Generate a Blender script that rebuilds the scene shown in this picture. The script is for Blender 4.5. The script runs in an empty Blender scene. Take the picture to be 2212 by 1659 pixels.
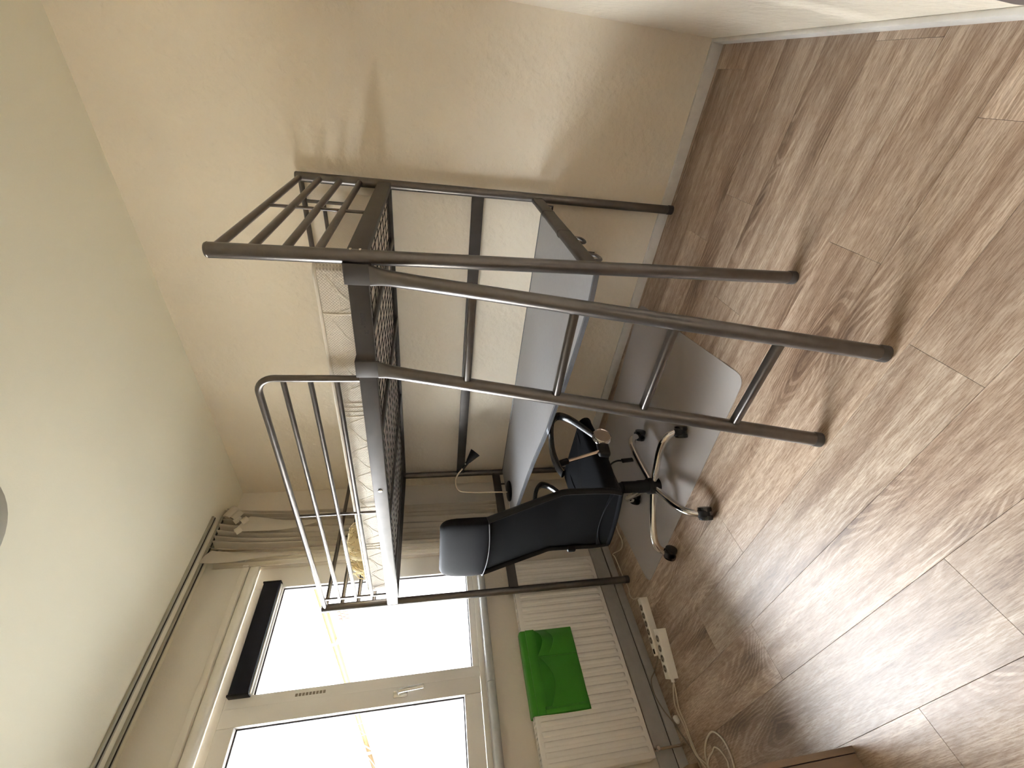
import bpy, bmesh, math, random
from mathutils import Vector, Matrix

random.seed(7)
scn = bpy.context.scene
COL = scn.collection
PI = math.pi

# ------------------------------------------------------------------ camera
F_PX = 893.84
YAW, PITCH, ROLL = 0.92771, -0.19413, -0.00108
cam_d = bpy.data.cameras.new('camera')
cam = bpy.data.objects.new('camera', cam_d)
COL.objects.link(cam)
scn.camera = cam
cam_d.sensor_fit = 'HORIZONTAL'
cam_d.sensor_width = 36.0
cam_d.lens = F_PX / 2212.0 * 36.0
cam_d.clip_start = 0.02
cam_d.clip_end = 300
fwd = Vector((math.sin(YAW) * math.cos(PITCH), math.cos(YAW) * math.cos(PITCH), math.sin(PITCH)))
rgt = Vector((math.cos(YAW), -math.sin(YAW), 0))
dwn = fwd.cross(rgt)
r2 = math.cos(ROLL) * rgt + math.sin(ROLL) * dwn
d2 = -math.sin(ROLL) * rgt + math.cos(ROLL) * dwn
# the phone was held turned a quarter: picture right is world down
M = Matrix((d2, r2, -fwd)).transposed().to_4x4()
M.translation = Vector((-2.2187, -2.6730, 1.2764))
cam.matrix_world = M

# ------------------------------------------------------------------ world and exposure
SKY = 42.0
world = bpy.data.worlds.new('overcast_sky')
scn.world = world
world.use_nodes = True
wn = world.node_tree.nodes
# standard overcast sky: the zenith three times as bright as the horizon
wl = world.node_tree.links
tc = wn.new('ShaderNodeTexCoord'); sx = wn.new('ShaderNodeSeparateXYZ')
wl.new(tc.outputs['Generated'], sx.inputs[0])
mrz = wn.new('ShaderNodeMapRange')
mrz.inputs['From Min'].default_value = 0.0; mrz.inputs['From Max'].default_value = 1.0
mrz.inputs['To Min'].default_value = SKY / 3.0; mrz.inputs['To Max'].default_value = SKY
wl.new(sx.outputs['Z'], mrz.inputs[0])
wn['Background'].inputs[0].default_value = (0.935, 0.975, 1.04, 1)
wl.new(mrz.outputs[0], wn['Background'].inputs[1])
scn.view_settings.view_transform = 'Standard'
scn.view_settings.look = 'None'
scn.view_settings.gamma = 1
scn.view_settings.use_curve_mapping = False
scn.view_settings.exposure = 0.97
try:
    scn.cycles.max_bounces = 14
    scn.cycles.diffuse_bounces = 10
except Exception:
    pass

# ------------------------------------------------------------------ materials
def srgb(r, g, b):
    f = lambda c: c / 12.92 if c <= 0.04045 else ((c + 0.055) / 1.055) ** 2.4
    return (f(r / 255.0), f(g / 255.0), f(b / 255.0), 1)

MATS = {}
def mat(name, col, rough=0.6, metal=0.0, spec=0.5, bump=0.0, bscale=80.0, bdist=0.002, var=0.0, vscale=6.0,
        alpha=1.0, trans=0.0, sheen=0.0, stretch=(1, 1, 1), coat=0.0):
    m = bpy.data.materials.new(name)
    m.use_nodes = True
    nt = m.node_tree
    b = nt.nodes['Principled BSDF']
    b.inputs['Base Color'].default_value = col
    b.inputs['Roughness'].default_value = rough
    b.inputs['Metallic'].default_value = metal
    b.inputs['Specular IOR Level'].default_value = spec
    b.inputs['Alpha'].default_value = alpha
    b.inputs['Coat Weight'].default_value = coat
    if sheen:
        b.inputs['Sheen Weight'].default_value = sheen
    if trans:
        b.inputs['Transmission Weight'].default_value = trans
    if bump or var:
        geo = nt.nodes.new('ShaderNodeNewGeometry')
        mp = nt.nodes.new('ShaderNodeMapping')
        mp.inputs['Scale'].default_value = stretch
        nt.links.new(geo.outputs['Position'], mp.inputs['Vector'])
    if var:
        n = nt.nodes.new('ShaderNodeTexNoise')
        n.inputs['Scale'].default_value = vscale
        n.inputs['Detail'].default_value = 5
        nt.links.new(mp.outputs[0], n.inputs['Vector'])
        mr = nt.nodes.new('ShaderNodeMapRange')
        mr.inputs['From Min'].default_value = 0.3
        mr.inputs['From Max'].default_value = 0.7
        mr.inputs['To Min'].default_value = 1 - var
        mr.inputs['To Max'].default_value = 1 + var
        nt.links.new(n.outputs['Fac'], mr.inputs['Value'])
        mx = nt.nodes.new('ShaderNodeVectorMath')
        mx.operation = 'SCALE'
        mx.inputs[0].default_value = col[:3]
        nt.links.new(mr.outputs[0], mx.inputs['Scale'])
        nt.links.new(mx.outputs[0], b.inputs['Base Color'])
    if bump:
        n = nt.nodes.new('ShaderNodeTexNoise')
        n.inputs['Scale'].default_value = bscale
        n.inputs['Detail'].default_value = 6
        nt.links.new(mp.outputs[0], n.inputs['Vector'])
        bp = nt.nodes.new('ShaderNodeBump')
        bp.inputs['Strength'].default_value = bump
        bp.inputs['Distance'].default_value = bdist
        nt.links.new(n.outputs['Fac'], bp.inputs['Height'])
        nt.links.new(bp.outputs[0], b.inputs['Normal'])
    MATS[name] = m
    return m

def wood_floor():
    m = bpy.data.materials.new('laminate_oak')
    m.use_nodes = True
    nt = m.node_tree
    N, L = nt.nodes, nt.links
    b = N['Principled BSDF']
    geo = N.new('ShaderNodeNewGeometry')
    oi = N.new('ShaderNodeObjectInfo')
    off = N.new('ShaderNodeCombineXYZ')
    ml = N.new('ShaderNodeMath'); ml.operation = 'MULTIPLY'; ml.inputs[1].default_value = 37.0
    L.new(oi.outputs['Random'], ml.inputs[0])
    L.new(ml.outputs[0], off.inputs[0]); L.new(ml.outputs[0], off.inputs[1]); L.new(ml.outputs[0], off.inputs[2])
    ad = N.new('ShaderNodeVectorMath'); ad.operation = 'ADD'
    L.new(geo.outputs['Position'], ad.inputs[0]); L.new(off.outputs[0], ad.inputs[1])
    def mapped(sx, sy):
        mp = N.new('ShaderNodeMapping'); mp.inputs['Scale'].default_value = (sx, sy, 0)
        L.new(ad.outputs[0], mp.inputs[0]); return mp.outputs[0]
    def noise(vec, sc, det=5, dist=0.0, rough=0.55):
        n = N.new('ShaderNodeTexNoise'); n.inputs['Scale'].default_value = sc
        n.inputs['Detail'].default_value = det; n.inputs['Distortion'].default_value = dist
        n.inputs['Roughness'].default_value = rough
        L.new(vec, n.inputs['Vector']); return n.outputs['Fac']
    def ramp(fac, stops):
        r = N.new('ShaderNodeValToRGB'); L.new(fac, r.inputs[0])
        e = r.color_ramp.elements
        e[0].position, e[0].color = stops[0]; e[1].position, e[1].color = stops[1]
        for p, c in stops[2:]:
            q = e.new(p); q.color = c
        return r.outputs[0]
    def mix(kind, fac, a, c):
        x = N.new('ShaderNodeMix'); x.data_type = 'RGBA'; x.blend_type = kind
        if isinstance(fac, float): x.inputs[0].default_value = fac
        else: L.new(fac, x.inputs[0])
        L.new(a, x.inputs[6]); L.new(c, x.inputs[7]); return x.outputs[2]
    broad = noise(mapped(5.0, 0.8), 1.8, 5, 0.4)
    base = ramp(broad, [(0.30, srgb(168, 145, 124)), (0.70, srgb(208, 190, 170))])
    # cathedral rings: contour lines of a smooth, stretched field that circles the knots
    def math2(op, a, b2):
        q = N.new('ShaderNodeMath'); q.operation = op
        for k_, v_ in enumerate((a, b2)):
            if isinstance(v_, float): q.inputs[k_].default_value = v_
            else: L.new(v_, q.inputs[k_])
        return q.outputs[0]
    vo = N.new('ShaderNodeTexVoronoi'); vo.inputs['Scale'].default_value = 1.0; vo.voronoi_dimensions = '2D'; vo.feature = 'F1'
    wob = N.new('ShaderNodeTexNoise'); wob.inputs['Scale'].default_value = 2.2; wob.inputs['Detail'].default_value = 2
    L.new(mapped(4.2, 1.4), wob.inputs['Vector'])
    wv = N.new('ShaderNodeVectorMath'); wv.operation = 'MULTIPLY_ADD'
    wv.inputs[1].default_value = (0.32, 0.32, 0.0); L.new(wob.outputs['Color'], wv.inputs[0]); L.new(mapped(3.4, 1.05), wv.inputs[2])
    L.new(wv.outputs[0], vo.inputs['Vector'])
    kd = vo.outputs['Distance']
    field = math2('ADD', noise(mapped(3.4, 0.42), 1.0, 1, 0.25), math2('MULTIPLY', kd, 0.30))
    m2o = math2('SINE', math2('MULTIPLY', field, 300.0), 0.0)
    prox = ramp(kd, [(0.12, (1, 1, 1, 1)), (0.38, (0, 0, 0, 1))])
    nmask = ramp(noise(mapped(2.2, 0.8), 1.7, 2), [(0.56, (0, 0, 0, 1)), (0.68, (0.6, 0.6, 0.6, 1))])
    rm = math2('MULTIPLY', math2('MAXIMUM', prox, nmask), 0.55)
    ringcol = ramp(m2o, [(0.05, srgb(166, 142, 122)), (0.60, srgb(255, 255, 255))])
    c1 = mix('MULTIPLY', rm, base, ringcol)
    # straight fine grain
    fine = ramp(noise(mapped(110, 7.0), 2.6, 8, 0.3, 0.8), [(0.40, srgb(172, 152, 134)), (0.58, srgb(255, 255, 255))])
    c2 = mix('MULTIPLY', 0.8, c1, fine)
    streak = ramp(noise(mapped(16, 0.9), 2.0, 4, 0.5), [(0.34, srgb(178, 160, 145)), (0.56, srgb(255, 255, 255))])
    c3 = mix('MULTIPLY', 0.55, c2, streak)
    # knots
    kn = ramp(kd, [(0.01, srgb(104, 80, 64)), (0.14, srgb(255, 255, 255))])
    c4 = mix('MULTIPLY', 0.55, c3, kn)
    hs = N.new('ShaderNodeHueSaturation')
    mr = N.new('ShaderNodeMapRange'); mr.inputs['To Min'].default_value = 0.86; mr.inputs['To Max'].default_value = 1.16
    L.new(oi.outputs['Random'], mr.inputs[0]); L.new(mr.outputs[0], hs.inputs['Value'])
    L.new(c4, hs.inputs['Color'])
    L.new(hs.outputs[0], b.inputs['Base Color'])
    b.inputs['Roughness'].default_value = 0.39
    b.inputs['Specular IOR Level'].default_value = 0.5
    bp = N.new('ShaderNodeBump'); bp.inputs['Strength'].default_value = 0.12; bp.inputs['Distance'].default_value = 0.001
    L.new(noise(mapped(60, 2.6), 2.6, 6, 0.2, 0.7), bp.inputs['Height']); L.new(bp.outputs[0], b.inputs['Normal'])
    MATS['laminate_oak'] = m
    return m

def curtain_cloth(name, col, tr):
    m = bpy.data.materials.new(name)
    m.use_nodes = True
    nt = m.node_tree; N, L = nt.nodes, nt.links
    out = N['Material Output']
    b = N['Principled BSDF']; b.inputs['Base Color'].default_value = col; b.inputs['Roughness'].default_value = 0.9
    b.inputs['Specular IOR Level'].default_value = 0.1
    t = N.new('ShaderNodeBsdfTranslucent'); t.inputs[0].default_value = col
    mx = N.new('ShaderNodeMixShader'); mx.inputs[0].default_value = tr
    L.new(b.outputs[0], mx.inputs[1]); L.new(t.outputs[0], mx.inputs[2]); L.new(mx.outputs[0], out.inputs[0])
    w = N.new('ShaderNodeTexNoise'); w.inputs['Scale'].default_value = 500
    bp = N.new('ShaderNodeBump'); bp.inputs['Strength'].default_value = 0.2; bp.inputs['Distance'].default_value = 0.001
    L.new(w.outputs['Fac'], bp.inputs['Height']); L.new(bp.outputs[0], b.inputs['Normal'])
    MATS[name] = m
    return m

def mattress_cloth():
    m = bpy.data.materials.new('quilted_ticking')
    m.use_nodes = True
    nt = m.node_tree; N, L = nt.nodes, nt.links
    b = N['Principled BSDF']; b.inputs['Roughness'].default_value = 0.9; b.inputs['Specular IOR Level'].default_value = 0.15
    geo = N.new('ShaderNodeNewGeometry')
    rot = N.new('ShaderNodeMapping'); rot.inputs['Rotation'].default_value = (math.radians(45), 0, 0)
    sp0 = N.new('ShaderNodeSeparateXYZ'); L.new(geo.outputs['Position'], sp0.inputs[0])
    axy = N.new('ShaderNodeMath'); axy.operation = 'ADD'; L.new(sp0.outputs[0], axy.inputs[0]); L.new(sp0.outputs[1], axy.inputs[1])
    cmb = N.new('ShaderNodeCombineXYZ'); L.new(axy.outputs[0], cmb.inputs[1]); L.new(sp0.outputs[2], cmb.inputs[2])
    L.new(cmb.outputs[0], rot.inputs[0])
    sep = N.new('ShaderNodeSeparateXYZ'); L.new(rot.outputs[0], sep.inputs[0])
    def s(sock):
        a = N.new('ShaderNodeMath'); a.operation = 'MULTIPLY'; a.inputs[1].default_value = 2 * PI / 0.0068
        L.new(sock, a.inputs[0]); c = N.new('ShaderNodeMath'); c.operation = 'SINE'; L.new(a.outputs[0], c.inputs[0]); return c.outputs[0]
    p = N.new('ShaderNodeMath'); p.operation = 'ADD'; L.new(s(sep.outputs[1]), p.inputs[0]); L.new(s(sep.outputs[2]), p.inputs[1])
    r = N.new('ShaderNodeValToRGB')
    mr = N.new('ShaderNodeMapRange'); mr.inputs['From Min'].default_value = -2; mr.inputs['From Max'].default_value = 2
    L.new(p.outputs[0], mr.inputs[0]); L.new(mr.outputs[0], r.inputs[0])
    r.color_ramp.elements[0].position = 0.15; r.color_ramp.elements[0].color = srgb(208, 197, 184)
    r.color_ramp.elements[1].position = 0.6; r.color_ramp.elements[1].color = srgb(232, 224, 212)
    L.new(r.outputs[0], b.inputs['Base Color'])
    bp = N.new('ShaderNodeBump'); bp.inputs['Strength'].default_value = 0.35; bp.inputs['Distance'].default_value = 0.0012
    L.new(p.outputs[0], bp.inputs['Height']); L.new(bp.outputs[0], b.inputs['Normal'])
    MATS['quilted_ticking'] = m
    return m

wood_floor(); mattress_cloth()
mat('wall_plaster', srgb(230, 219, 200), 0.92, spec=0.15, bump=0.9, bscale=30, bdist=0.006, var=0.025, vscale=2.5)
mat('far_wall_paint', srgb(226, 218, 205), 0.92, spec=0.15, bump=0.35, bscale=60, bdist=0.003, var=0.02, vscale=3)
mat('ceiling_paint', srgb(230, 226, 208), 0.95, spec=0.1, bump=0.2, bscale=160, bdist=0.002)
mat('header_paint', srgb(228, 223, 212), 0.9, spec=0.15, bump=0.2, bscale=120)
mat('skirting_paint', srgb(216, 212, 204), 0.55, bump=0.3, bscale=40, bdist=0.002, var=0.06, vscale=25)
mat('skirting_and_shade_grey', srgb(180, 177, 172), 0.6, bump=0.3, bscale=50, var=0.06, vscale=20)
mat('floor_base', srgb(140, 116, 94), 0.9)
mat('dark_joint', srgb(40, 34, 30), 0.9)
mat('gunmetal', srgb(106, 101, 97), 0.32, metal=0.9, var=0.08, vscale=30)
mat('gunmetal_flat', srgb(78, 74, 71), 0.48, metal=0.42, spec=0.25, var=0.10, vscale=14)
mat('black_wire', srgb(40, 36, 33), 0.5, metal=0.4)
mat('black_plastic', srgb(18, 17, 17), 0.5, spec=0.25)
mat('print_ink', srgb(46, 43, 41), 0.7)
mat('bright_bolt', srgb(225, 222, 215), 0.25, metal=0.9)
mat('chrome', srgb(225, 222, 218), 0.09, metal=1.0)
mat('desk_grey', srgb(150, 149, 150), 0.40, spec=0.5, var=0.03, vscale=60)
mat('desk_edge', srgb(120, 122, 126), 0.25, metal=0.5)
mat('leather_black', srgb(22, 21, 23), 0.62, spec=0.05, bump=0.25, bscale=220, bdist=0.001)
mat('seat_fabric', srgb(13, 14, 17), 0.9, spec=0.12, bump=0.4, bscale=600, bdist=0.001)
mat('mesh_fabric', srgb(11, 10, 10), 0.9, spec=0.1, bump=0.5, bscale=500, bdist=0.001, var=0.35, vscale=18, alpha=0.93)
mat('seam_grey', srgb(112, 110, 110), 0.6, spec=0.2)
mat('piping_grey', srgb(150, 148, 148), 0.5)
mat('arm_black', srgb(20, 19, 19), 0.22)
mat('tan_rod', srgb(206, 196, 184), 0.12, metal=1.0)
mat('lamp_black', srgb(12, 11, 11), 0.45, spec=0.25)
mat('cream_tube', srgb(206, 190, 164), 0.35, metal=0.3)
mat('white_plastic', srgb(236, 230, 219), 0.4)
mat('cord_white', srgb(214, 204, 186), 0.5)
mat('cord_grey', srgb(140, 130, 116), 0.6)
mat('hole_dark', srgb(40, 34, 30), 0.8)
mat('window_pvc', srgb(240, 237, 231), 0.38)
mat('window_casing', srgb(238, 234, 224), 0.45, bump=0.1, bscale=40)
mat('gasket', srgb(62, 54, 56), 0.7)
mat('blind_navy', srgb(30, 30, 42), 0.6, spec=0.2, bump=0.2, bscale=300)
mat('sill_grey', srgb(186, 188, 186), 0.22, var=0.05, vscale=30)
mat('radiator_white', srgb(238, 234, 227), 0.4, var=0.015, vscale=10)
mat('green_felt', srgb(70, 142, 50), 0.95, spec=0.1, bump=0.5, bscale=400, bdist=0.002, var=0.08, vscale=9, sheen=0.2)
mat('track_metal', srgb(172, 168, 152), 0.45, metal=0.3)
mat('quilt_thread', srgb(232, 224, 210), 0.9)
mat('fringe_cream', srgb(222, 206, 166), 0.95, bump=0.3, bscale=300)
mat('cabinet_wood', srgb(132, 113, 96), 0.5, bump=0.2, bscale=30, var=0.12, vscale=9, stretch=(6, 6, 0.6))
mat('block_wood', srgb(160, 138, 110), 0.55, var=0.12, vscale=9, stretch=(1, 6, 6))
mat('dark_brown', srgb(98, 88, 82), 0.55, var=0.22, vscale=14, stretch=(5, 5, 0.5))
mat('lamp_glass', srgb(150, 146, 134), 0.4)
mat('house_wall', srgb(206, 202, 194), 0.9)
mat('terrace_wall', srgb(226, 220, 210), 0.9)
mat('house_fascia_shade', srgb(110, 84, 40), 0.8, var=0.2, vscale=3)  # yellow-brown board, its colour darkened to stand in for shade under the eaves
mat('house_gutter', srgb(190, 186, 176), 0.5)
mat('roof_tile', srgb(150, 144, 138), 0.8)
mat('brick_red', srgb(58, 36, 26), 0.9)
mat('brick_joint', srgb(150, 120, 80), 0.9)
mat('bark', srgb(96, 84, 68), 0.9)
mat('street', srgb(112, 111, 108), 0.9)
curtain_cloth('curtain_beige', srgb(206, 197, 181), 0.22)
curtain_cloth('sheer_white', srgb(236, 230, 216), 0.5)
# clear window glass: thin, lets the daylight straight through
g = bpy.data.materials.new('clear_glass'); g.use_nodes = True
nt = g.node_tree; N, L = nt.nodes, nt.links
tb = N.new('ShaderNodeBsdfTransparent'); tb.inputs[0].default_value = (0.96, 0.97, 0.965, 1)
gl = N.new('ShaderNodeBsdfGlossy'); gl.inputs['Roughness'].default_value = 0.02
fr = N.new('ShaderNodeFresnel'); fr.inputs[0].default_value = 1.3
mx = N.new('ShaderNodeMixShader'); L.new(fr.outputs[0], mx.inputs[0]); L.new(tb.outputs[0], mx.inputs[1]); L.new(gl.outputs[0], mx.inputs[2])
L.new(mx.outputs[0], N['Material Output'].inputs[0]); MATS['clear_glass'] = g
# milky plastic floor mat: half see-through
g = bpy.data.materials.new('milky_plastic'); g.use_nodes = True
nt = g.node_tree; N, L = nt.nodes, nt.links
b = N['Principled BSDF']; b.inputs['Base Color'].default_value = srgb(216, 210, 206); b.inputs['Roughness'].default_value = 0.28
tb = N.new('ShaderNodeBsdfTransparent'); tb.inputs[0].default_value = (0.93, 0.92, 0.91, 1)
mx = N.new('ShaderNodeMixShader'); mx.inputs[0].default_value = 0.48
L.new(tb.outputs[0], mx.inputs[1]); L.new(b.outputs[0], mx.inputs[2]); L.new(mx.outputs[0], N['Material Output'].inputs[0])
MATS['milky_plastic'] = g

# ------------------------------------------------------------------ mesh builder
class MB:
    def __init__(self): self.bm = bmesh.new()
    def box(self, x0, x1, y0, y1, z0, z1, bev=0.0, seg=2):
        c = Vector(((x0 + x1) / 2, (y0 + y1) / 2, (z0 + z1) / 2))
        r = bmesh.ops.create_cube(self.bm, size=1.0, matrix=Matrix.Translation(c) @ Matrix.Diagonal((abs(x1 - x0), abs(y1 - y0), abs(z1 - z0), 1)))
        if bev:
            es = list({e for v in r['verts'] for e in v.link_edges})
            bmesh.ops.bevel(self.bm, geom=es, offset=bev, segments=seg, profile=0.5, affect='EDGES')
        return self
    def bar(self, p, q, w, h, up=(0, 0, 1), bev=0.0, seg=2):
        p, q = Vector(p), Vector(q); d = q - p; L = d.length; d.normalize()
        u = Vector(up); s = d.cross(u)
        if s.length < 1e-5: u = Vector((1, 0, 0)); s = d.cross(u)
        s.normalize(); u = s.cross(d)
        R = Matrix((s, d, u)).transposed().to_4x4(); R.translation = (p + q) / 2
        r = bmesh.ops.create_cube(self.bm, size=1.0, matrix=R @ Matrix.Diagonal((w, L, h, 1)))
        if bev:
            es = list({e for v in r['verts'] for e in v.link_edges})
            bmesh.ops.bevel(self.bm, geom=es, offset=bev, segments=seg, profile=0.5, affect='EDGES')
        return self
    def loft(self, rings, caps=True, close=True):
        vs = [[self.bm.verts.new(p) for p in r] for r in rings]
        n = len(rings[0])
        for a, b in zip(vs[:-1], vs[1:]):
            for i in range(n if close else n - 1):
                self.bm.faces.new((a[i], a[(i + 1) % n], b[(i + 1) % n], b[i]))
        if caps:
            self.bm.faces.new(list(reversed(vs[0]))); self.bm.faces.new(vs[-1])
        return self
    def tube(self, pts, r, seg=12, flat=None, caps=True):
        pts = [Vector(p) for p in pts]; rings = []
        n = len(pts); prev = None
        for i, p in enumerate(pts):
            t = (pts[min(i + 1, n - 1)] - pts[max(i - 1, 0)]).normalized()
            if prev is None:
                a = Vector((0, 0, 1)) if abs(t.z) < 0.9 else Vector((1, 0, 0))
                u = (a - t * a.dot(t)).normalized()
            else:
                u = (prev - t * prev.dot(t)).normalized()
            prev = u; w = t.cross(u)
            rr = r[i] if isinstance(r, (list, tuple)) else r
            ra, rb = (rr, rr) if flat is None else flat
            rings.append([p + u * (ra * math.cos(2 * PI * k / seg)) + w * (rb * math.sin(2 * PI * k / seg)) for k in range(seg)])
        return self.loft(rings, caps)
    def lathe(self, prof, o, ax=(0, 0, 1), seg=24):
        ax = Vector(ax).normalized(); a = Vector((1, 0, 0)) if abs(ax.x) < 0.9 else Vector((0, 1, 0))
        u = (a - ax * a.dot(ax)).normalized(); w = ax.cross(u); o = Vector(o)
        rings = [[o + ax * h + (u * math.cos(2 * PI * k / seg) + w * math.sin(2 * PI * k / seg)) * max(r, 1e-4) for k in range(seg)] for r, h in prof]
        return self.loft(rings)
    def prism(self, poly, z0, z1):          # poly in xy
        rings = [[Vector((x, y, z)) for x, y in poly] for z in (z0, z1)]
        return self.loft(rings)
    def sheet(self, f, nu, nv, th=0.0, nrm=None):
        V = [[self.bm.verts.new(f(i / nu, j / nv)) for i in range(nu + 1)] for j in range(nv + 1)]
        fs = []
        for j in range(nv):
            for i in range(nu):
                fs.append(self.bm.faces.new((V[j][i], V[j][i + 1], V[j + 1][i + 1], V[j + 1][i])))
        if th:
            bmesh.ops.recalc_face_normals(self.bm, faces=fs)
            bmesh.ops.solidify(self.bm, geom=fs, thickness=th)
        return self
    def build(self, name, m, parent=None, smooth=True, ang=40):
        bmesh.ops.recalc_face_normals(self.bm, faces=self.bm.faces[:])
        me = bpy.data.meshes.new(name); self.bm.to_mesh(me); self.bm.free()
        me.materials.append(MATS[m])
        if smooth:
            for p in me.polygons: p.use_smooth = True
            me.set_sharp_from_angle(angle=math.radians(ang))
        o = bpy.data.objects.new(name, me); COL.objects.link(o)
        if parent: adopt(o, parent)
        return o

def adopt(o, parent):        # all vertices are in room coordinates, so undo the root's offset
    o.parent = parent
    if parent.parent is None:
        o.matrix_parent_inverse = Matrix.Translation(-Vector(parent.location))
def thing(name, label, cat, loc=(0, 0, 0), group=None):
    o = bpy.data.objects.new(name, None); COL.objects.link(o)
    o.location = loc; o.empty_display_size = 0.1
    return tag(o, label, cat, group)
def tag(o, label, cat=None, group=None, kind=None):
    if label: o['label'] = label
    if cat: o['category'] = cat
    if group: o['group'] = group
    if kind: o['kind'] = kind
    return o
def struct(o, label): return tag(o, label, kind='structure')
def smooth_path(pts, n=6):
    P = [Vector(p) for p in pts]; out = []
    for i in range(len(P) - 1):
        a, b, c, d = P[max(i - 1, 0)], P[i], P[i + 1], P[min(i + 2, len(P) - 1)]
        for k in range(n):
            t = k / n
            out.append(0.5 * ((2 * b) + (c - a) * t + (2 * a - 5 * b + 4 * c - d) * t * t + (3 * b - a - 3 * c + d) * t ** 3))
    out.append(P[-1]); return out

# ------------------------------------------------------------------ room shell
HC = 2.6307            # ceiling height
YT = -2.923            # near wall
XL = -4.0              # wall out of view on the left
WX0, WX1, WZ0, WZ1 = -2.44, -0.60, 0.955, 2.36   # window opening

fl = MB().box(XL - 0.2, 0.2, YT - 0.2, 0.3, -0.15, -0.012).build('floor', 'floor_base', smooth=False)
struct(fl, 'oak-look laminate floor of wide planks running towards the window')
seams = [0.0, -0.03, -0.23, -0.43, -0.63, -0.83, -1.036, -1.236, -1.436, -1.632, -1.829, -2.037, -2.237, -2.437, -2.637, -2.837, -3.037, -3.237, -3.437, -3.637, -3.837, -4.0]
first_end = {0: -1.55, 1: -1.30, 2: -2.172, 3: -0.86, 4: -1.99, 5: -2.888, 6: -2.371, 7: -1.21, 8: -2.224, 9: -1.02, 10: -1.83, 11: -1.46}
PL = 1.52
for i in range(len(seams) - 1):
    xa, xb = seams[i], seams[i + 1]
    e = first_end.get(i, -random.uniform(0.3, 2.8))
    cuts = sorted({c for c in [e + k * PL for k in range(-3, 4)] if YT < c < 0.0} | {YT, 0.0})
    for y0, y1 in zip(cuts[:-1], cuts[1:]):
        g = 0.0003
        MB().box(xb + g, xa - g, y0 + g, y1 - g, -0.012, 0.0, 0.0005, 1).build('plank', 'laminate_oak', fl, smooth=False)

struct(MB().box(XL - 0.2, 0.2, YT - 0.2, 0.3, HC, HC + 0.2).build('ceiling', 'ceiling_paint', smooth=False), 'plain cream ceiling')
struct(MB().box(0.0, 0.2, YT - 0.2, 0.3, -0.15, HC).build('wall_right', 'wall_plaster', smooth=False), 'cream plastered wall behind the loft bed')
struct(MB().box(XL - 0.2, 0.0, YT - 0.2, YT, -0.15, HC).build('wall_near', 'wall_plaster', smooth=False), 'cream wall at the foot end of the loft bed')
struct(MB().box(XL - 0.2, XL, YT, 0.3, -0.15, HC).build('wall_left', 'wall_plaster', smooth=False), 'cream wall out of view on the left')
w = MB()
w.box(XL, WX0, 0.0, 0.25, -0.15, HC); w.box(WX1, 0.0, 0.0, 0.25, -0.15, HC)
w.box(WX0, WX1, 0.0, 0.25, -0.15, WZ0); w.box(WX0, WX1, 0.0, 0.25, WZ1, HC)
struct(w.build('wall_far', 'far_wall_paint', smooth=False), 'beige wall with the wide window above the radiator')

# boxed lintel above the window with a stepped lower moulding
t = MB().box(XL, -0.545, -0.06, 0.0, 2.385, HC, 0.003).build('trim_1', 'header_paint')
struct(t, 'beige boxed lintel between the ceiling and the window')
MB().box(XL, -0.550, -0.068, -0.06, 2.385, 2.418, 0.003).build('moulding', 'header_paint', t)
MB().box(XL, -0.560, -0.058, 0.0, 2.330, 2.385, 0.022, 5).build('casing_roll', 'window_casing', t)

# skirtings
def skirting(name, m, x0, x1, y0, y1, h, label):
    return struct(MB().box(x0, x1, y0, y1, 0.0, h, 0.003).build(name, m), label)
skirting('baseboard_right', 'skirting_paint', -0.015, 0.0, YT, 0.0, 0.056, 'thin off-white painted skirting under the cream bed wall')
skirting('baseboard_near', 'skirting_paint', XL, -0.015, YT, YT + 0.015, 0.056, 'thin white skirting under the wall at the foot end')
bf = skirting('baseboard_far', 'skirting_and_shade_grey', XL, -0.015, -0.022, 0.0, 0.050, 'grey skirting below the radiator')
MB().box(XL, -0.015, -0.010, 0.0, 0.050, 0.056).build('gap', 'dark_joint', bf, smooth=False)
MB().box(XL, -0.015, -0.016, 0.0, 0.056, 0.150, 0.002).build('shaded_wall_band', 'skirting_and_shade_grey', bf)  # wall strip above the skirting, coloured grey for the shade under the radiator

# ------------------------------------------------------------------ window
win = thing('window_1', 'wide white plastic window with a fixed pane and an opening sash', 'window', (-1.5, 0.03, 0.97))
win['kind'] = 'structure'; del win['category']
GX = [(-1.296, -0.73, 1.040, 2.178), (-2.225, -1.430, 1.095, 2.216)]
fz0, fz1 = 0.965, 2.345
f = MB()
f.box(-0.730, WX1, 0.030, 0.090, fz0, fz1, 0.004)              # right stile
f.box(WX0, -2.312, 0.030, 0.090, fz0, fz1, 0.004)              # left stile
f.box(-2.312, -0.730, 0.030, 0.090, 2.178 if False else 2.300, fz1, 0.004)
f.box(-2.312, -0.730, 0.030, 0.090, fz0, 1.000, 0.004)
f.build('frame', 'window_pvc', win)
MB().box(-1.349, -1.296, 0.030, 0.090, 1.000, 2.300, 0.003).build('mullion', 'window_pvc', win)
MB().box(-1.296, -0.730, 0.034, 0.086, 2.178, 2.300, 0.003).build('top_rail', 'window_pvc', win)
MB().box(-1.296, -0.730, 0.034, 0.086, 1.000, 1.040, 0.003).build('bottom_rail', 'window_pvc', win)
s = MB()
s.box(-1.430, -1.351, 0.016, 0.075, 1.004, 2.296, 0.004); s.box(-2.310, -2.225, 0.016, 0.075, 1.004, 2.296, 0.004)
s.box(-2.225, -1.430, 0.016, 0.075, 2.216, 2.296, 0.004); s.box(-2.225, -1.430, 0.016, 0.075, 1.004, 1.095, 0.004)
sash = s.build('sash', 'window_pvc', win)
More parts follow.
